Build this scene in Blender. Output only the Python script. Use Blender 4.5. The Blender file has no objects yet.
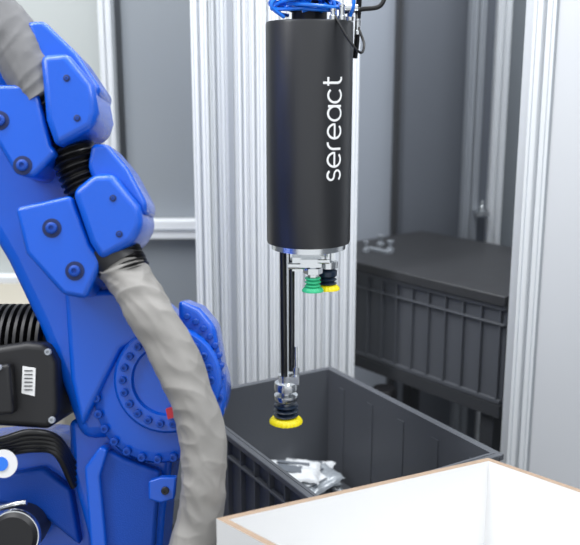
import bpy, bmesh, math, random
from mathutils import Vector, Matrix, noise
random.seed(4)
scene = bpy.context.scene
try:
    scene.view_settings.view_transform = 'Standard'
except Exception: pass

# ---------------------------------------------------------------- materials
def lin(c):
    c = c/255.0
    return c/12.92 if c <= 0.04045 else ((c+0.055)/1.055)**2.4
def mat(name, rgb, rough=0.5, metal=0.0, bump=0.0, bscale=40.0, var=0.0, coat=0.0, trans=0.0, alpha=1.0, spec=0.5):
    m = bpy.data.materials.new(name); m.use_nodes = True
    nt = m.node_tree; b = nt.nodes['Principled BSDF']
    col = (lin(rgb[0]), lin(rgb[1]), lin(rgb[2]), 1)
    b.inputs['Base Color'].default_value = col
    b.inputs['Roughness'].default_value = rough
    b.inputs['Metallic'].default_value = metal
    b.inputs['Specular IOR Level'].default_value = spec
    if coat: b.inputs['Coat Weight'].default_value = coat; b.inputs['Coat Roughness'].default_value = 0.12
    if trans: b.inputs['Transmission Weight'].default_value = trans
    b.inputs['Alpha'].default_value = alpha
    tc = nt.nodes.new('ShaderNodeTexCoord')
    n = nt.nodes.new('ShaderNodeTexNoise'); n.inputs['Scale'].default_value = bscale; n.inputs['Detail'].default_value = 4
    nt.links.new(tc.outputs['Object'], n.inputs['Vector'])
    if var:
        r = nt.nodes.new('ShaderNodeMixRGB'); r.blend_type = 'MULTIPLY'; r.inputs['Fac'].default_value = var
        r.inputs['Color1'].default_value = col
        nt.links.new(n.outputs['Fac'], r.inputs['Color2']); nt.links.new(r.outputs['Color'], b.inputs['Base Color'])
    if bump:
        bp = nt.nodes.new('ShaderNodeBump'); bp.inputs['Strength'].default_value = bump; bp.inputs['Distance'].default_value = 0.002
        nt.links.new(n.outputs['Fac'], bp.inputs['Height']); nt.links.new(bp.outputs['Normal'], b.inputs['Normal'])
    return m
M_blue = mat('robot_blue_paint', (0, 86, 204), 0.25, 0, 0.25, 1.5, 0, 0.45, spec=0.4)
M_blue_d = mat('robot_blue_cast', (0, 68, 168), 0.42, 0, 0.4, 0.8, spec=0.4)
M_pocket_shade = mat('screw_pocket_shade', (4, 32, 86), 0.5)  # dark blue that paints the shade inside sunken screw pockets
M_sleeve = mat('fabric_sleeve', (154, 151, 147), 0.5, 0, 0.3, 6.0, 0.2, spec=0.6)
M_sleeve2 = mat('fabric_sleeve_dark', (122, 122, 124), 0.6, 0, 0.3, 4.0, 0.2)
M_blk = mat('black_plastic', (24, 24, 27), 0.45)
M_blk_h = mat('black_hose', (16, 16, 18), 0.35)
M_rod = mat('dark_rod', (70, 72, 76), 0.25, 0.8)
M_cyl = mat('anodised_black', (42, 43, 46), 0.36, 0.2, 0.04, 300, spec=0.7)
M_steel = mat('steel', (225, 228, 230), 0.22, 1.0)
M_alu = mat('aluminium_profile', (240, 243, 246), 0.42, 0.1, 0.05, 60)
M_alu_d = mat('aluminium_grey', (168, 173, 180), 0.45, 0.2)  # darker grey aluminium for strips, knobs and bolts
M_white = mat('white_laminate', (236, 236, 236), 0.45)
M_ply = mat('plywood_edge', (176, 152, 130), 0.6, 0, 0.2, 80, 0.3)
M_crate = mat('crate_plastic', (88, 91, 97), 0.5, 0, 0.15, 200)
M_plat = mat('platform_black', (58, 59, 62), 0.5, 0, 0.2, 30, 0.3)
M_yel = mat('yellow_silicone', (252, 232, 8), 0.45)
M_grn = mat('green_silicone', (50, 185, 130), 0.45)
M_navy = mat('navy_rubber', (22, 38, 58), 0.35)
M_tube = mat('blue_pneumatic_tube', (25, 120, 235), 0.25, coat=0.3)
M_print = mat('white_print', (250, 250, 250), 0.6)
M_red = mat('red_label', (200, 45, 60), 0.5)
M_panel_r = mat('panel_pale', (222, 224, 228), 0.5, 0, 0.05, 3)
M_panel_l = mat('panel_greygreen', (184, 189, 187), 0.5)
M_panel_m = mat('panel_grey', (146, 152, 158), 0.3)
M_panel_b = mat('panel_bluegrey', (160, 167, 178), 0.5)
M_panel_d = mat('panel_darkgrey', (108, 113, 122), 0.5)
M_wall = mat('wall_paint', (120, 124, 130), 0.7, 0, 0.1, 20)
M_floor = mat('floor_concrete', (120, 120, 118), 0.7, 0, 0.2, 12, 0.3)
M_beige = mat('beige_housing', (182, 176, 162), 0.6)
M_bag = mat('clear_film', (172, 179, 186), 0.12, 0.1, 0.5, 50, 0.3, spec=0.9)
M_bag2 = mat('white_film', (232, 235, 238), 0.25, 0, 0.5, 50, 0.15)
M_grey_item = mat('grey_contents', (110, 116, 124), 0.4)
M_tab = mat('table_dark', (58, 60, 64), 0.6)

# ---------------------------------------------------------------- helpers
def empty(name, loc=(0, 0, 0)):
    e = bpy.data.objects.new(name, None); e.location = loc
    scene.collection.objects.link(e); return e
def finish(bm, name, m, parent=None, smooth=False, bevel=0, seg=2, ang=40):
    bmesh.ops.recalc_face_normals(bm, faces=bm.faces)
    me = bpy.data.meshes.new(name); bm.to_mesh(me); bm.free()
    ob = bpy.data.objects.new(name, me); scene.collection.objects.link(ob)
    for mm in (m if isinstance(m, (list, tuple)) else [m]): me.materials.append(mm)
    if smooth:
        for p in me.polygons: p.use_smooth = True
        try: me.set_sharp_from_angle(angle=math.radians(ang))
        except Exception: pass
    if bevel:
        bv = ob.modifiers.new('bevel', 'BEVEL'); bv.width = bevel; bv.segments = seg; bv.limit_method = 'ANGLE'
        bv.angle_limit = math.radians(30); bv.harden_normals = False
        for p in me.polygons: p.use_smooth = True
        try: me.set_sharp_from_angle(angle=math.radians(50))
        except Exception: pass
    if parent: ob.parent = parent
    return ob
def addbox(bm, x0, x1, y0, y1, z0, z1, M=None):
    vs = [Vector((x, y, z)) for x in (x0, x1) for y in (y0, y1) for z in (z0, z1)]
    if M: vs = [M @ v for v in vs]
    v = [bm.verts.new(p) for p in vs]
    for f in ((0, 1, 3, 2), (4, 6, 7, 5), (0, 4, 5, 1), (2, 3, 7, 6), (0, 2, 6, 4), (1, 5, 7, 3)):
        bm.faces.new([v[i] for i in f])
def box(name, x0, x1, y0, y1, z0, z1, m, parent=None, bevel=0, M=None):
    bm = bmesh.new(); addbox(bm, x0, x1, y0, y1, z0, z1, M)
    return finish(bm, name, m, parent, bevel=bevel)
def addlathe(bm, prof, center, axis='Z', n=40, wob=None):
    c = Vector(center); rings = []
    for (r, h) in prof:
        ring = []
        for i in range(n):
            a = 2*math.pi*i/n
            rr = r*(wob(a) if wob else 1)
            if axis == 'Z': p = Vector((rr*math.cos(a), rr*math.sin(a), h))
            elif axis == 'Y': p = Vector((rr*math.cos(a), h, rr*math.sin(a)))
            else: p = Vector((h, rr*math.cos(a), rr*math.sin(a)))
            ring.append(bm.verts.new(c+p))
        rings.append(ring)
    for a, b in zip(rings, rings[1:]):
        for i in range(n):
            bm.faces.new((a[i], a[(i+1) % n], b[(i+1) % n], b[i]))
    bm.faces.new(rings[0]); bm.faces.new(rings[-1][::-1])
def lathe(name, prof, center, m, parent=None, axis='Z', n=40, bevel=0, wob=None):
    bm = bmesh.new(); addlathe(bm, prof, center, axis, n, wob)
    return finish(bm, name, m, parent, smooth=True, bevel=bevel)
def catmull(pts, sub=10):
    P = [Vector(p) for p in pts]; P = [2*P[0]-P[1]]+P+[2*P[-1]-P[-2]]; out = []
    for i in range(1, len(P)-2):
        for s in range(sub):
            t = s/sub
            out.append(0.5*((2*P[i])+(-P[i-1]+P[i+1])*t+(2*P[i-1]-5*P[i]+4*P[i+1]-P[i+2])*t*t+(-P[i-1]+3*P[i]-3*P[i+1]+P[i+2])*t**3))
    out.append(P[-2]); return out
def addtube(bm, pts, rad, n=12, sub=10, smoothp=True, caps=True):
    """rad: number or function(t, angle)->radius"""
    path = catmull(pts, sub) if smoothp else [Vector(p) for p in pts]
    T0 = (path[1]-path[0]).normalized()
    N = T0.orthogonal().normalized(); rings = []
    for i, p in enumerate(path):
        T = (path[min(i+1, len(path)-1)]-path[max(i-1, 0)]).normalized()
        N = (N-T*N.dot(T)).normalized(); B = T.cross(N)
        t = i/(len(path)-1); ring = []
        for k in range(n):
            a = 2*math.pi*k/n
            r = rad(t, a) if callable(rad) else rad
            ring.append(bm.verts.new(p+N*math.cos(a)*r+B*math.sin(a)*r))
        rings.append(ring)
    for a, b in zip(rings, rings[1:]):
        for i in range(n): bm.faces.new((a[i], a[(i+1) % n], b[(i+1) % n], b[i]))
    if caps: bm.faces.new(rings[0]); bm.faces.new(rings[-1][::-1])
def tube(name, pts, rad, m, parent=None, n=12, sub=10, smoothp=True):
    bm = bmesh.new(); addtube(bm, pts, rad, n, sub, smoothp)
    return finish(bm, name, m, parent, smooth=True)
def prismZ(name, pts, z0, z1, m, parent=None, bevel=0):
    bm = bmesh.new()
    a = [bm.verts.new((x, y, z0)) for x, y in pts]; b = [bm.verts.new((x, y, z1)) for x, y in pts]
    bm.faces.new(a); bm.faces.new(b[::-1]); n = len(pts)
    for i in range(n): bm.faces.new((a[i], a[(i+1) % n], b[(i+1) % n], b[i]))
    return finish(bm, name, m, parent, bevel=bevel)

# ---------------------------------------------------------------- room shell
box('floor', -2.2, 2.4, -1.5, 3.3, -0.05, 0, M_floor)
box('wall_back', -2.2, 2.4, 3.2, 3.3, 0, 3.0, M_wall)
box('wall_left', -2.3, -2.2, -1.5, 3.3, 0, 3.0, M_wall)
box('wall_right', 2.4, 2.5, -1.5, 3.3, 0, 3.0, M_wall)

# ---------------------------------------------------------------- aluminium extrusions
def extrusion(name, x0, x1, yf, yb, z0, z1, slots, m=M_alu, parent=None):
    w = x1-x0; cell = w/slots; pts = [(x0, yb), (x0, yf)]
    for i in range(slots):
        c = x0+cell*(i+0.5); h = cell*0.11; g = cell*0.34; d = 0.004; d2 = 0.012; q = cell*0.035
        pts += [(c-g-q, yf), (c-g, yf+d), (c-g+q, yf), (c-h, yf), (c-h, yf+d), (c-h*1.9, yf+d+0.002), (c-h*1.9, yf+d2),
                (c+h*1.9, yf+d2), (c+h*1.9, yf+d+0.002), (c+h, yf+d), (c+h, yf), (c+g-q, yf), (c+g, yf+d), (c+g+q, yf)]
    pts += [(x1, yf), (x1, yb)]
    return prismZ(name, pts, z0, z1, m, parent)
fr = empty('aluminium_frame')
extrusion('post_a', -0.232, -0.196, 2.06, 2.16, 0, 2.6, 1, parent=fr)
extrusion('post_b', -0.194, -0.100, 2.10, 2.18, 0, 2.6, 3, parent=fr)
extrusion('post_c', -0.098, -0.010, 2.09, 2.17, 0, 2.6, 3, parent=fr)
extrusion('post_d', -0.008, 0.080, 2.10, 2.18, 0, 2.6, 3, parent=fr)
extrusion('post_e', 0.082, 0.125, 2.11, 2.18, 0, 2.6, 1, parent=fr)
extrusion('post_f', 0.127, 0.166, 2.09, 2.17, 0, 2.6, 1, parent=fr)
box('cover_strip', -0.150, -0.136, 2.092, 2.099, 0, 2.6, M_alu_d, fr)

fl = empty('guard_fence')
box('sheet_a', -1.6, -0.555, 2.62, 2.63, 0, 2.6, M_panel_l, fl)
box('sheet_b', -0.50, -0.2, 2.62, 2.63, 0, 2.6, M_panel_m, fl)
extrusion('upright', -0.555, -0.52, 2.56, 2.62, 0, 2.6, 1, parent=fl)
box('rail', -0.52, -0.2, 2.57, 2.615, 1.125, 1.185, M_alu, fl, bevel=0.004)
box('rail_groove', -0.52, -0.2, 2.566, 2.572, 1.15, 1.158, M_alu_d, fl)
box('rail_left', -1.6, -0.555, 2.57, 2.615, 0.95, 1.01, M_alu, fl, bevel=0.004)

cab = empty('cabinet_wall')
box('sheet_pale', 0.17, 0.36, 2.90, 2.92, 0, 2.6, M_panel_b, cab)
box('sheet_dark', 0.36, 0.62, 2.86, 2.92, 0, 2.6, M_panel_d, cab, bevel=0.004)
box('fold_dark', 0.345, 0.362, 2.84, 2.90, 0, 2.6, M_tab, cab)
box('sheet_side', 0.68, 1.4, 2.80, 2.82, 0, 2.6, M_panel_m, cab)
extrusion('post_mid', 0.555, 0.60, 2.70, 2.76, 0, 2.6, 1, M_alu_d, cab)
box('post_gap', 0.60, 0.632, 2.72, 2.78, 0, 2.6, M_panel_d, cab)
extrusion('post_pale', 0.632, 0.672, 2.68, 2.74, 0, 2.6, 1, M_alu, cab)
bm = bmesh.new(); addbox(bm, 0.585, 0.625, 2.64, 2.70, 1.185, 1.20); addlathe(bm, [(.01, 1.20), (.01, 1.215), (.006, 1.217), (.006, 1.235)], (0.605, 2.66, 0), n=16)
finish(bm, 'bracket', M_steel, cab)

gp = empty('guard_door_panel')
extrusion('post', 0.487, 0.532, 1.77, 1.83, 0, 2.6, 1, parent=gp)
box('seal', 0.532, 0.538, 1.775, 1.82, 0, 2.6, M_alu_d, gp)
box('sheet', 0.538, 1.35, 1.775, 1.80, 0, 2.6, M_panel_r, gp, bevel=0.003)

bc = box('beige_machine_housing', -1.1, -0.60, 2.1, 2.45, 0, 1.02, M_beige, bevel=0.02)

# ---------------------------------------------------------------- crates
def crate(name, corner, A, B, la, lb, ztop, h, m=M_crate, lid=False):
    """corner: far corner (x,y); A,B unit dirs; la,lb lengths"""
    e = empty(name)
    A = Vector((A[0], A[1], 0)).normalized(); B = Vector((B[0], B[1], 0)).normalized()
    M = Matrix(((A.x, B.x, 0, corner[0]), (A.y, B.y, 0, corner[1]), (0, 0, 1, ztop-h), (0, 0, 0, 1)))
    t = 0.006; bm = bmesh.new(); i = 0.012
    addbox(bm, i, la-i, i, lb-i, 0, t, M)
    addbox(bm, i, la-i, i, i+t, t, h, M); addbox(bm, i, la-i, lb-i-t, lb-i, t, h, M)
    addbox(bm, i, i+t, i+t, lb-i-t, t, h, M); addbox(bm, la-i-t, la-i, i+t, lb-i-t, t, h, M)
    finish(bm, 'shell', m, e)
    bm = bmesh.new()   # rim
    for (a, b, c, d) in ((0, la, 0, i), (0, la, lb-i, lb), (0, i, i, lb-i), (la-i, la, i, lb-i)):
        addbox(bm, a, b, c, d, h-0.012, h, M)
        addbox(bm, a+0.003*(a == 0), b, c, d, h-0.05, h-0.044, M)
    # base ring
    addbox(bm, 0.004, la-0.004, 0.004, i, 0, 0.012, M); addbox(bm, 0.004, la-0.004, lb-i, lb-0.004, 0, 0.012, M)
    addbox(bm, 0.004, i, i, lb-i, 0, 0.012, M); addbox(bm, la-i, la-0.004, i, lb-i, 0, 0.012, M)
    finish(bm, 'rim', m, e, bevel=0.002)
    bm = bmesh.new()   # vertical ribs
    n = int(la/0.055)
    for k in range(n+1):
        x = 0.012+(la-0.028)*k/n
        addbox(bm, x, x+0.004, 0.002, i, 0.012, h-0.012, M); addbox(bm, x, x+0.004, lb-i, lb-0.002, 0.012, h-0.012, M)
        if k % 2: addbox(bm, x, x+0.02, i+t, i+t+0.002, 0.012, h-0.03, M); addbox(bm, x, x+0.02, lb-i-t-0.002, lb-i-t, 0.012, h-0.03, M)
    n = int(lb/0.055)
    for k in range(n+1):
        y = 0.012+(lb-0.028)*k/n
        addbox(bm, 0.002, i, y, y+0.004, 0.012, h-0.012, M); addbox(bm, la-i, la-0.002, y, y+0.004, 0.012, h-0.012, M)
    finish(bm, 'ribs', m, e)
    return e, M
cr1, MC = crate('storage_crate', (0.098, 1.955), (0.513, -0.858), (-0.858, -0.513), 0.58, 0.40, 0.928, 0.27)
# table under the crate
tb = empty('conveyor_table')
TM = MC.copy(); TM[2][3] = 0
box('top', -0.05, 0.62, -0.04, 0.44, 0.61, 0.657, M_tab, tb, M=TM)
for k, (a, b) in enumerate(((-0.04, -0.03), (0.57, -0.03), (-0.04, 0.39), (0.57, 0.39))):
    box('leg_%d' % k, a, a+0.045, b, b+0.045, 0, 0.61, M_tab, tb, M=TM)

# raised crate with platform on it
P0 = Vector((0.06, 2.455))
cr2, MC2 = crate('storage_crate', (P0.x, P0.y), (0.628, -0.778), (0.778, 0.628), 0.70, 0.45, 1.088, 0.245)
PM = MC2.copy(); PM[2][3] = 0
pf = empty('black_platform')
box('board', -0.02, 0.708, -0.012, 0.50, 1.089, 1.115, M_plat, pf, bevel=0.003, M=PM)
bm = bmesh.new()
for (a, b, s) in ((0.13, 0.10, .8), (0.17, 0.16, 1), (0.09, 0.2, 1)):
    p = PM @ Vector((a, b, 1.115)); addlathe(bm, [(0.012*s, 0), (0.012*s, 0.010), (0.006*s, 0.014), (0.006*s, 0.026), (0.010*s, 0.027), (0.010*s, 0.034)], p, n=16)
addbox(bm, 0.10, 0.19, 0.13, 0.15, 1.115, 1.122, PM)
finish(bm, 'knobs', M_alu_d, pf, smooth=True)
sh = empty('crate_shelf')
box('deck', 0.0, 0.70, 0.0, 0.45, 0.81, 0.842, M_tab, sh, M=PM)
for k, (a, b) in enumerate(((0.02, 0.02), (0.63, 0.02), (0.02, 0.39), (0.63, 0.39))):
    box('leg_%d' % k, a, a+0.04, b, b+0.04, 0, 0.81, M_tab, sh, M=PM)
bm = bmesh.new()
p = PM @ Vector((0.32, -0.012, 0.79)); addlathe(bm, [(0.03, 0), (0.035, 0.01), (0.035, 0.09), (0.03, 0.1)], (p.x, p.y-0.05, 0.70), n=24)
finish(bm, 'round_black_shape', M_blk, sh, smooth=True)  # plain black rounded cylinder below the shelf deck

# ---------------------------------------------------------------- flat film packages in the crate
pk = empty('film_wrapped_packages')
def pouch(k, c, sx, sy, rz, tx, ty, th, m):
    bm = bmesh.new(); n = 22; M = Matrix.Translation(c) @ Matrix.Rotation(rz, 4, 'Z') @ Matrix.Rotation(tx, 4, 'X') @ Matrix.Rotation(ty, 4, 'Y')
    g_ = [[], []]
    for s in (0, 1):
        for i in range(n+1):
            row = []
            for j in range(n+1):
                a, b = i/n*2-1, j/n*2-1
                e = max(0, 1-a**4)*max(0, 1-b**6)
                z = (e**.5)*th*(1+.4*noise.noise(Vector((a*2.2, b*2.2, k*3+s)))) * (1 if s else -0.25)
                z += (abs(noise.noise(Vector((a*3+k, b*3, 7)))) - .2)*.007*(1 if s else .6) + .004*math.sin(a*2+k)
                row.append(bm.verts.new(M @ Vector((a*sx*(1+.05*noise.noise(Vector((b*4, k, 0)))), b*sy*(1+.05*noise.noise(Vector((a*4, k, 5)))), z))))
            g_[s].append(row)
        G = g_[s]
        for i in range(n):
            for j in range(n): bm.faces.new((G[i][j], G[i+1][j], G[i+1][j+1], G[i][j+1]))
    finish(bm, 'pouch_%d' % k, m, pk, smooth=True, ang=70)
    z = th*1.15
    box('insert_%d' % k, -sx*.55, sx*.35, -sy*.5, sy*.15, z, z+.003, M_bag2 if m is M_bag else M_grey_item, pk, M=M)
    box('strip_%d' % k, -sx*.6, sx*.6, sy*.3, sy*.5, z, z+.003, M_grey_item, pk, M=M)
# lower layers lying on the crate bottom
for k, (x, y, z, rz, m) in enumerate(((-.09, 1.79, .676, .5, M_bag), (.0, 1.83, .676, .5, M_bag2), (.06, 1.84, .678, -1.0, M_bag), (.03, 1.76, .678, .5, M_bag),
                                      (-.06, 1.70, .676, .5, M_bag2), (.02, 1.67, .676, -.9, M_bag), (.09, 1.76, .678, -1.0, M_bag2),
                                      (-.04, 1.80, .695, -.9, M_bag2), (.05, 1.80, .697, .7, M_bag), (-.01, 1.73, .697, .3, M_bag))):
    pouch(k, Vector((x, y, z)), .062, .040, rz, .05, .03, .010, m)
pouch(10, Vector((-.035, 1.80, .722)), .060, .040, .15, .12, .05, .010, M_bag)
pouch(11, Vector((.035, 1.82, .720)), .062, .042, -.35, .14, -.08, .010, M_bag2)
pouch(12, Vector((.055, 1.765, .718)), .060, .038, .65, .12, -.14, .010, M_bag)
pouch(13, Vector((.005, 1.775, .738)), .062, .040, -.1, .16, .06, .010, M_bag2)

# ---------------------------------------------------------------- white tray with plywood edge
tray = empty('plywood_tray')
Bk = Vector((0.3265, 1.30)); Lf = Vector((-0.102, 1.102)); u = (Lf-Bk).normalized(); w = Vector((0.116, -0.112)).normalized()
Ln, Wn = 0.475, 0.55
def quad(inset):
    a = Bk+u*inset+w*inset; b = Bk+u*(Ln-inset)+w*inset; c = Bk+u*(Ln-inset)+w*(Wn-inset); d = Bk+u*inset+w*(Wn-inset)
    return [a, b, c, d]
bm = bmesh.new(); zt, zb, th = 0.994, 0.80, 0.011
O = quad(0); I = quad(th)
ot = [bm.verts.new((p.x, p.y, zt)) for p in O]; it = [bm.verts.new((p.x, p.y, zt)) for p in I]
ob_ = [bm.verts.new((p.x, p.y, zb)) for p in O]; ib = [bm.verts.new((p.x, p.y, zb+th)) for p in I]
for i in range(4):
    j = (i+1) % 4
    f = bm.faces.new((ot[i], ot[j], it[j], it[i])); f.material_index = 1
    bm.faces.new((it[i], it[j], ib[j], ib[i])); bm.faces.new((ot[i], ob_[i], ob_[j], ot[j]))
bm.faces.new(ib); bm.faces.new(ob_)
finish(bm, 'tray_shell', [M_white, M_ply], tray)
st = empty('tray_stand')
O2 = quad(0.02)
prismZ('top', [(p.x, p.y) for p in O2], 0.76, 0.80, M_tab, st)
for k, p in enumerate(quad(0.06)): box('leg_%d' % k, p.x-.02, p.x+.02, p.y-.02, p.y+.02, 0, 0.76, M_tab, st)

# ---------------------------------------------------------------- vacuum gripper
g = empty('vacuum_gripper'); CX, CY, R = 0.0330, 1.5, 0.0745
lathe('body', [(R-0.004, 1.318), (R-0.001, 1.319), (R, 1.323), (R, 1.693), (R-0.001, 1.697), (R-0.004, 1.698)], (CX, CY, 0), M_cyl, g, n=96)
lathe('lower_plate', [(R-0.008, 1.308), (R-0.008, 1.318)], (CX, CY, 0), M_steel, g, n=64)
lathe('mount_flange', [(0.03, 1.698), (0.03, 1.72), (0.022, 1.722), (0.022, 1.90)], (CX, CY+0.01, 0), M_blk, g)
def arc(cx, cy, rx, ry, a0, a1, n=20):
    return [(cx+rx*math.cos(math.radians(a0+(a1-a0)*i/n)), cy+ry*math.sin(math.radians(a0+(a1-a0)*i/n))) for i in range(n+1)]
L = {
 's': (0.72, [arc(0.36, 0.745, 0.33, 0.255, 25, 180, 12)+arc(0.36, 0.745, 0.33, 0.245, 180, 270, 8)[1:]+arc(0.36, 0.255, 0.34, 0.245, 90, 0, 8)[1:]+arc(0.36, 0.255, 0.34, 0.255, 0, -155, 12)[1:]]),
 'e': (1.0, [[(0.0, 0.5), (1.0, 0.5)]+arc(0.5, 0.5, 0.5, 0.5, 0, 315, 30)[1:]]),
 'r': (0.5, [[(0, 0), (0, 0.55)]+arc(0.42, 0.55, 0.42, 0.45, 180, 90, 10)[1:]+[(0.5, 1.0)]]),
 'a': (1.0, [arc(0.5, 0.5, 0.5, 0.5, 0, 360, 36), [(1.0, 0), (1.0, 1.0)]]),
 'c': (0.9, [arc(0.5, 0.5, 0.5, 0.5, 42, 318, 30)]),
 't': (0.62, [[(0.2, 1.35), (0.2, 0.35)]+arc(0.5, 0.35, 0.3, 0.35, 180, 270, 8)[1:]+[(0.62, 0.0)], [(0.0, 1.0), (0.6, 1.0)]]),
}
bm = bmesh.new(); adv = 0; hx, hy = 0.0234, 0.0265
def onCyl(x, y):
    phi = math.radians(44)-y*hy/R; z = 1.436+x*hx; rr = R+0.0001
    return Vector((CX+rr*math.sin(phi), CY-rr*math.cos(phi), z))
for ch in 'sereact':
    wd, strokes = L[ch]
    for s in strokes:
        P = []
        for p, q in zip(s, s[1:]):
            n = max(1, int(math.hypot(q[0]-p[0], q[1]-p[1])/0.12))
            P += [(p[0]+(q[0]-p[0])*i/n, p[1]+(q[1]-p[1])*i/n) for i in range(n)]
        P.append(s[-1])
        addtube(bm, [onCyl(adv+x, y) for x, y in P], 0.0020, 8, smoothp=False)
    adv += wd+0.26
for v in bm.verts:
    d = Vector((v.co.x-CX, v.co.y-CY)); r = d.length; nr = R+0.0003+(r-R)*0.12
    d = d.normalized()*nr; v.co.x = CX+d.x; v.co.y = CY+d.y
finish(bm, 'printed_lettering', M_print, g, smooth=True)
# top hoses
bm = bmesh.new()
for k in range(18):
    lv = k % 9
    c = Vector((CX-0.010+random.uniform(-.012, .012), CY-0.012, 1.709+0.0040*lv)); rx = random.uniform(.034, .056); ry = random.uniform(.035, .052)
    tx, ty = random.uniform(-.22, .22), random.uniform(-.25, .25); a0 = random.uniform(0, 6)
    pts = []
    for i in range(20):
        a = a0+i*0.30
        pts.append((c.x+rx*math.cos(a), c.y+ry*math.sin(a), max(1.702+.001*(k % 4), c.z+tx*rx*math.cos(a)+ty*ry*math.sin(a)+0.0008*i)))
    pts.append((CX-0.02+0.003*k, c.y, 1.80))
    addtube(bm, pts, 0.0032, 8, 5)
addtube(bm, [(0.10, 1.47, 1.705), (0.105, 1.46, 1.73), (0.098, 1.48, 1.80), (0.07, 1.5, 1.9)], 0.003, 8)
addtube(bm, [(-0.01, 1.44, 1.701), (-0.03, 1.43, 1.72), (0.0, 1.44, 1.745), (0.04, 1.46, 1.75), (0.07, 1.46, 1.73), (0.075, 1.46, 1.701)], 0.003, 8)
finish(bm, 'blue_air_tubes', M_tube, g, smooth=True)
bm = bmesh.new()
addtube(bm, [(0.06, 1.47, 1.73), (0.075, 1.44, 1.70), (0.095, 1.425, 1.665), (0.115, 1.43, 1.645), (0.122, 1.45, 1.66), (0.112, 1.46, 1.69), (0.11, 1.48, 1.72)], 0.0022, 8)
addtube(bm, [(0.085, 1.48, 1.712), (0.12, 1.47, 1.716), (0.15, 1.47, 1.722), (0.155, 1.48, 1.75), (0.13, 1.5, 1.82)], 0.0038, 8)
addtube(bm, [(0.115, 1.56, 1.64), (0.118, 1.55, 1.68), (0.118, 1.53, 1.80), (0.10, 1.53, 1.95)], 0.005, 8)
finish(bm, 'black_cables', M_blk_h, g, smooth=True)
bm = bmesh.new()
for (x, y, r, z0, z1) in ((0.085, 1.455, .006, 1.698, 1.722), (0.07, 1.445, .005, 1.698, 1.715), (0.10, 1.475, .006, 1.698, 1.718), (0.112, 1.46, .0045, 1.675, 1.70)):
    addlathe(bm, [(r*1.2, z0), (r*1.2, z0+.006), (r*.8, z0+.007), (r*.8, z1-.004), (r, z1-.003), (r, z1)], (x, y, 0), n=16)
addlathe(bm, [(0.006, -.012), (0.006, 0.012)], (0.10, 1.468, 1.718), 'X', 16)
finish(bm, 'top_fittings', M_steel, g, smooth=True)
# long rod finger
bm = bmesh.new()
addtube(bm, [(-0.0125, 1.49, 1.31), (-0.0105, 1.49, 1.055)], 0.0060, 16, 2)
finish(bm, 'rod_a', M_blk_h, g, smooth=True)
bm = bmesh.new()
addtube(bm, [(0.003, 1.50, 1.31), (0.003, 1.50, 1.075)], 0.0055, 16, 2)
finish(bm, 'rod_b', M_rod, g, smooth=True)
bm = bmesh.new()
addlathe(bm, [(.014, 1.071), (.014, 1.058), (.021, 1.056), (.022, 1.05), (.022, 1.042), (.012, 1.040), (.012, 1.034), (.022, 1.032), (.023, 1.026), (.020, 1.020), (.014, 1.016), (.014, 1.008)], (-.0075, 1.49, 0), n=24)
addtube(bm, [(0.011, 1.49, 1.125), (0.012, 1.49, 1.045)], .0028, 10, 2)
addlathe(bm, [(.006, 1.068), (.006, 1.085)], (0.011, 1.49, 0), n=12)
addbox(bm, -0.020, 0.017, 1.478, 1.502, 1.055, 1.070)
finish(bm, 'rod_fitting', M_steel, g, smooth=True)
def cup(nm, x, y, zb, r, h, mb, ml):
    rb = r*0.74
    lathe(nm+'_bellows', [(rb*.6, zb+h), (rb*.95, zb+h*.98), (rb, zb+h*.9), (rb*.75, zb+h*.78), (rb*1.02, zb+h*.66), (rb*.75, zb+h*.52), (rb*1.02, zb+h*.4), (rb*.8, zb+h*.3)], (x, y, 0), mb, g, n=40)
    lathe(nm+'_lip', [(rb*.8, zb+h*.34), (r*.88, zb+h*.2), (r*.99, zb+h*.06), (r, zb), (r*.93, zb), (rb*.6, zb+h*.18)], (x, y, 0), ml, g, n=96, wob=lambda a: 1+.018*(1 if math.sin(a*24) > 0 else -1))
cup('long_cup', -.0075, 1.49, 0.978, .031, .036, M_navy, M_yel)
# short cups
bm = bmesh.new()
addbox(bm, 0.0, 0.078, 1.472, 1.515, 1.290, 1.308)
addbox(bm, 0.004, 0.020, 1.448, 1.475, 1.276, 1.300)
addlathe(bm, [(.010, 1.296), (.010, 1.283), (.017, 1.282), (.017, 1.272), (.009, 1.270), (.009, 1.256)], (.040, 1.45, 0), n=6)
addlathe(bm, [(.010, 1.31), (.010, 1.288), (.018, 1.287), (.018, 1.276), (.011, 1.274), (.011, 1.262)], (.067, 1.48, 0), n=20)
addbox(bm, 0.018, 0.055, 1.44, 1.475, 1.284, 1.298)
addlathe(bm, [(.006, -.015), (.006, .015)], (0.012, 1.45, 1.285), 'X', 14)
addlathe(bm, [(.004, -.010), (.004, .010)], (0.058, 1.44, 1.295), 'X', 14)
finish(bm, 'short_fittings', M_steel, g, smooth=True)
lathe('navy_collar', [(.012, 1.258), (.017, 1.262), (.017, 1.27), (.011, 1.274)], (.067, 1.48, 0), M_navy, g)
cup('short_cup', .067, 1.48, 1.236, .022, .028, M_navy, M_yel)
cup('green_cup', .040, 1.45, 1.240, .019, .025, M_grn, M_grn)

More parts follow.
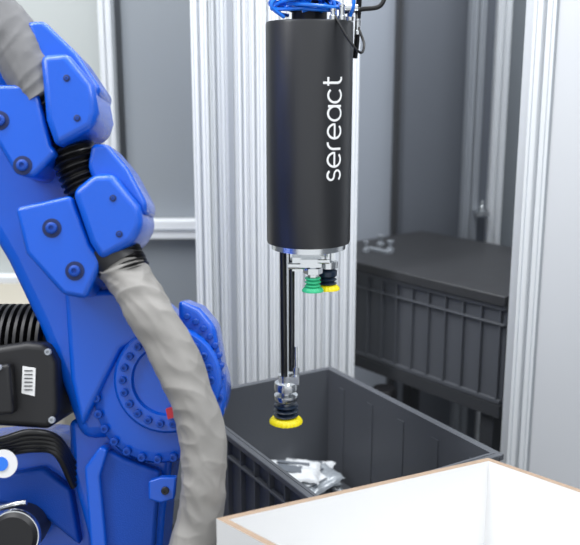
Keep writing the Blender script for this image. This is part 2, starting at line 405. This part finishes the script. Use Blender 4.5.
# ---------------------------------------------------------------- robot arm (local drawing units, 1 unit = 1.53 mm, z downwards on sheet)
P_ = math.radians(12.7); S = 1.3/850
rb = empty('robot_arm')
org = Vector((0, 0, 1.6))+Vector((0, math.cos(P_), -math.sin(P_)))*1.3
rb.location = org; rb.rotation_euler = (-P_, 0, 0); rb.scale = (S, S, S)
def T(x, z, y=0): return Vector((x-290, y, 272.5-z))
def plate(name, pts, y0, y1, m=M_blue, bevel=5, seg=4, taper=0):
    bm = bmesh.new(); c = sum((Vector(p) for p in pts), Vector((0, 0)))/len(pts)
    def sc(p): return (p[0]+(c.x-p[0])*taper, p[1]+(c.y-p[1])*taper)
    a = [bm.verts.new(T(*sc(p), y0)) for p in pts]; b = [bm.verts.new(T(*p, y1)) for p in pts]
    bm.faces.new(a); bm.faces.new(b[::-1]); n = len(pts)
    for i in range(n): bm.faces.new((a[i], a[(i+1) % n], b[(i+1) % n], b[i]))
    return finish(bm, name, m, rb, bevel=bevel, seg=seg)
def bolt(bm, x, z, y, r=4.5, h=4):
    addlathe(bm, [(r, 0), (r, -h+.8), (r*.82, -h), (r*.45, -h), (r*.42, -h+1.6)], T(x, z, y), 'Y', 18)
plate('upper_arm', [(-120, -60), (-40, 20), (20, 92), (62, 150), (110, 250), (150, 300), (186, 330), (170, 440), (75, 445), (60, 400), (30, 325), (0, 262), (-60, 160), (-160, 30)], 18, 110, bevel=14)
plate('arm_rib', [(62, 290), (140, 290), (165, 330), (120, 350), (95, 400), (80, 430), (68, 380)], 6, 20, bevel=6)
# clamp blocks
plate('clamp_upper', [(-8, 92), (46, 92), (60, 150), (66, 158), (44, 182), (26, 178), (-8, 120)], -36, 25, bevel=5)
plate('clamp_upper_cover', [(50, 62), (78, 60), (104, 92), (109, 120), (104, 136), (74, 152), (66, 156), (56, 128)], -43, 30, bevel=7, taper=.06)
plate('clamp_upper_cap', [(35, 30), (52, 29), (84, 60), (107, 94), (104, 104), (80, 78), (56, 82), (48, 66)], -30, 30, bevel=7)
plate('clamp_lower', [(26, 210), (80, 198), (98, 246), (110, 262), (94, 298), (72, 294), (36, 254)], -36, 25, bevel=5)
plate('clamp_lower_cover', [(80, 194), (102, 176), (122, 176), (148, 208), (152, 228), (142, 246), (110, 264), (98, 246)], -43, 30, bevel=7, taper=.06)
plate('clamp_lower_cap', [(98, 148), (114, 148), (134, 172), (152, 206), (150, 218), (126, 190), (102, 190), (94, 170)], -30, 30, bevel=7)
bm = bmesh.new(); bm2 = bmesh.new()
for (x, z, y) in ((12, 127, -36), (34, 170, -36), (62, 230, -36), (84, 271, -36), (78, 88, -43.2), (88, 126, -43.2), (122, 202, -43.2), (128, 236, -43.2)):
    s = .92 if y > -40 else .32
    addlathe(bm2, [(10*s, 2), (10*s, -.6), (8*s, -.8)], T(x, z, y), 'Y', 28); bolt(bm, x, z, y, 6*s, 4*s)  # disc on the face, its dark colour stands in for a shaded recess
finish(bm, 'clamp_bolts', M_blue_d, rb, smooth=True); finish(bm2, 'clamp_bolt_pocket_shade', M_pocket_shade, rb, smooth=True)
# corrugated hose
def ribr(t, a): return 21+2.2*math.sin(t*2*math.pi*44)
bm = bmesh.new(); addtube(bm, [T(30, 60, -12), T(60, 115, -8), T(84, 178, -6), T(112, 235, -10), T(132, 275, -18)], ribr, 24, 60)
finish(bm, 'corrugated_hose', M_blk_h, rb, smooth=True)
# sleeves
def wr(seed, r0, amp, folds):
    def f(t, a):
        ca, sa = math.cos(a), math.sin(a)
        n1 = noise.noise(Vector((ca*.9, sa*.9, t*folds+seed)))
        # long soft transverse creases that slant around the sleeve
        n2 = abs(noise.noise(Vector((ca*.7+3, sa*.7, t*folds*2.6+ca*.9+seed))))
        n3 = abs(noise.noise(Vector((ca*1.3+7, sa*1.3, t*folds*2+sa*1.2+seed))))
        seam = .03*math.exp(-((a-2.6)/.10)**2)
        return r0*(1+amp*(n1*.8-n2*.7-n3*.5)+seam)
    return f
bm = bmesh.new(); addtube(bm, [T(122, 264, -18), T(137, 286, -22), T(163, 324, -28), T(186, 370, -32), T(203, 415, -34), T(208, 460, -34), T(204, 500, -32), T(193, 545, -32), T(180, 620, -30)], wr(0, 22.8, .18, 7), 96, 60)
finish(bm, 'fabric_sleeve', M_sleeve, rb, smooth=True, ang=80)
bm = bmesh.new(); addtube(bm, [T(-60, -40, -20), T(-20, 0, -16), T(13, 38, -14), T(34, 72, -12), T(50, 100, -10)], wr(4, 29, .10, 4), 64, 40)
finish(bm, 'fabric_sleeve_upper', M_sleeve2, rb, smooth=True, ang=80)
tube('sleeve_cuff', [T(114, 250, -16), T(120, 260, -18), T(124, 266, -19)], 22.5, M_blk, rb, n=32)
# elbow housing
lathe('elbow_housing', [(66, 110), (68, 100), (68, 22), (65, 16), (54, 12)], T(156, 400, 0), M_blue, rb, 'Y', 72)
lathe('elbow_ring', [(53, 60), (54, 55), (54, 4), (51, 0), (36, 0), (34, 5), (10, 5)], T(167, 380, 0), M_blue, rb, 'Y', 72)
plate('elbow_side', [(176, 300), (198, 309), (214, 328), (221, 372), (217, 408), (206, 434), (184, 442), (176, 330)], 16, 80, bevel=6)
bm = bmesh.new()
for k in range(11):
    a = math.radians(-34+k*10); c = T(162+58*math.cos(a), 374-62*math.sin(a), 12)
    addlathe(bm, [(3.2, 12), (3.2, -2), (2.2, -3)], c, 'Y', 12)
finish(bm, 'side_bolts', M_blue_d, rb, smooth=True)
bm = bmesh.new()
for k in range(22):
    a = 2*math.pi*k/22; bolt(bm, 167+44*math.cos(a), 380-44*math.sin(a), 0, 3.8, 5)
for k in range(14):
    a = math.radians(165+k*15); bolt(bm, 156+62*math.cos(a), 400-62*math.sin(a), 14, 4.2, 6)
finish(bm, 'elbow_bolts', M_blue_d, rb, smooth=True)
plate('warning_label', [(166, 409), (179, 405), (181, 415), (168, 419)], -2, 5.5, M_red, bevel=0)
# lower link
plate('lower_link', [(60, 425), (110, 430), (168, 455), (166, 480), (160, 520), (150, 640), (95, 640), (84, 560), (62, 480)], 30, 120, bevel=8)
plate('lower_flange', [(84, 470), (100, 452), (120, 462), (158, 476), (154, 520), (146, 640), (100, 640), (92, 540)], 16, 32, M_blue_d, bevel=4)
plate('lower_rim', [(82, 470), (98, 448), (106, 452), (98, 478), (104, 545), (110, 640), (98, 640), (88, 545)], 8, 34, bevel=3)
plate('sensor_bracket', [(148, 482), (160, 478), (176, 478), (174, 500), (160, 504), (148, 500)], 2, 14, bevel=2)
bm = bmesh.new(); bolt(bm, 165, 491, 2, 4, 3); finish(bm, 'bracket_bolt', M_blk, rb, smooth=True)
plate('base_casting', [(-120, 462), (-20, 452), (30, 450), (64, 468), (82, 510), (92, 640), (-120, 640)], 55, 160, M_blue, bevel=12)
plate('base_web', [(-40, 490), (30, 478), (60, 500), (70, 560), (20, 520), (-40, 512)], 40, 60, M_blue_d, bevel=5)
# motor
prof = [(30, -80)]
for k in range(14):
    x = -70+k*7.6; prof += [(30, x), (46, x+.3), (46, x+3.4), (30, x+3.8)]
prof += [(30, 38)]
lathe('motor_fins', prof, T(0, 352, 62), M_blk, rb, 'X', 48)
plate('motor_body', [(-40, 352), (26, 342), (46, 344), (56, 362), (58, 412), (50, 430), (-40, 424)], 0, 100, M_blk, bevel=7)
plate('motor_cap', [(-40, 372), (14, 362), (18, 412), (-40, 416)], -14, 4, M_blk, bevel=4)
plate('motor_label', [(23, 366), (36, 368), (35, 396), (22, 393)], -1.5, 1, M_white, bevel=0)
bm = bmesh.new()
for k in range(6): addbox(bm, 25-290, 33-290, -2.2, -1.4, 272.5-(371+k*3.8), 272.5-(370+k*3.8))
finish(bm, 'label_text', M_tab, rb)
bm = bmesh.new(); bolt(bm, 48, 352, 1, 3.5, 3); bolt(bm, 52, 420, 1, 3.5, 3); bolt(bm, 4, 366, -13, 3, 3); finish(bm, 'motor_bolts', M_alu_d, rb, smooth=True)
bm = bmesh.new()
for k in range(5):
    addtube(bm, [T(-40, 446+k*5, 10+k*4), T(0, 440+k*4, 0+k*3), T(30, 432+k*5, -2+k*4), T(54, 440+k*4, 10), T(66, 470+k*6, 30)], 3.6, 10)
finish(bm, 'motor_cables', M_blk_h, rb, smooth=True)
lathe('round_sticker', [(14, 1), (14, 0)], T(6, 462, -8), M_white, rb, 'Y', 32)
lathe('sticker_mark', [(7, 0), (7, -1)], T(4, 462, -8), M_tube, rb, 'Y', 24)
tube('silver_pipe', [T(-30, 520, 20), T(10, 508, 14), T(22, 506, 14)], 3, M_steel, rb)
lathe('gear_cover', [(20, 0), (24, 4), (24, 40), (22, 44), (22, 70)], T(14, 536, -4), M_blk, rb, 'Y', 40)
lathe('gear_ring', [(25, 4), (26, 6), (26, 9), (25, 11)], T(14, 536, -4), M_steel, rb, 'Y', 40)
# pedestal to floor (same robot)
def wpart(ob):
    ob.parent = rb; ob.matrix_parent_inverse = (Matrix.Translation(org) @ Matrix.Rotation(-P_, 4, 'X') @ Matrix.Scale(S, 4)).inverted()
bm = bmesh.new(); addlathe(bm, [(.22, 0), (.22, .03), (.16, .05), (.14, .45), (.17, .50), (.17, .62), (.13, .70)], (-.36, 1.33, 0), n=48)
wpart(finish(bm, 'pedestal', M_blue, smooth=True))

# ---------------------------------------------------------------- lights / world
w = bpy.data.worlds.new('World'); scene.world = w; w.use_nodes = True
bg = w.node_tree.nodes['Background']; bg.inputs[0].default_value = (0.93, 0.965, 1.0, 1); bg.inputs[1].default_value = 1.0
def area(name, loc, target, size, e, col=(1, 1, 1)):
    l = bpy.data.lights.new(name, 'AREA'); l.shape = 'RECTANGLE'; l.size = size[0]; l.size_y = size[1]; l.energy = e; l.color = col
    o = bpy.data.objects.new(name, l); scene.collection.objects.link(o); o.location = loc
    o.rotation_euler = (Vector(target)-Vector(loc)).to_track_quat('-Z', 'Y').to_euler(); return o
area('added_gloss_light', (-1.3, 0.9, 3.1), (-0.2, 1.6, 1.0), (0.5, 2.2), 52, (.97, .98, 1))  # unseen lamp added on the left for gloss on cylinder and blue arm
area('ceiling_light_b', (1.0, 0.8, 3.3), (0.3, 1.8, 1.0), (0.8, 2.0), 38, (.95, .98, 1))
area('ceiling_light_c', (0.0, 2.5, 3.2), (0.1, 2.5, 0), (2.5, 0.5), 26, (.95, .98, 1))

# ---------------------------------------------------------------- camera
cd = bpy.data.cameras.new('camera'); cam = bpy.data.objects.new('camera', cd); scene.collection.objects.link(cam)
cam.location = (0, 0, 1.6); cam.rotation_euler = (math.radians(90)-P_, 0, 0)
cd.sensor_width = 36; cd.lens = 36*850/580; cd.clip_start = 0.02
cd.dof.use_dof = True; cd.dof.focus_distance = 1.45; cd.dof.aperture_fstop = 3.8
scene.camera = cam
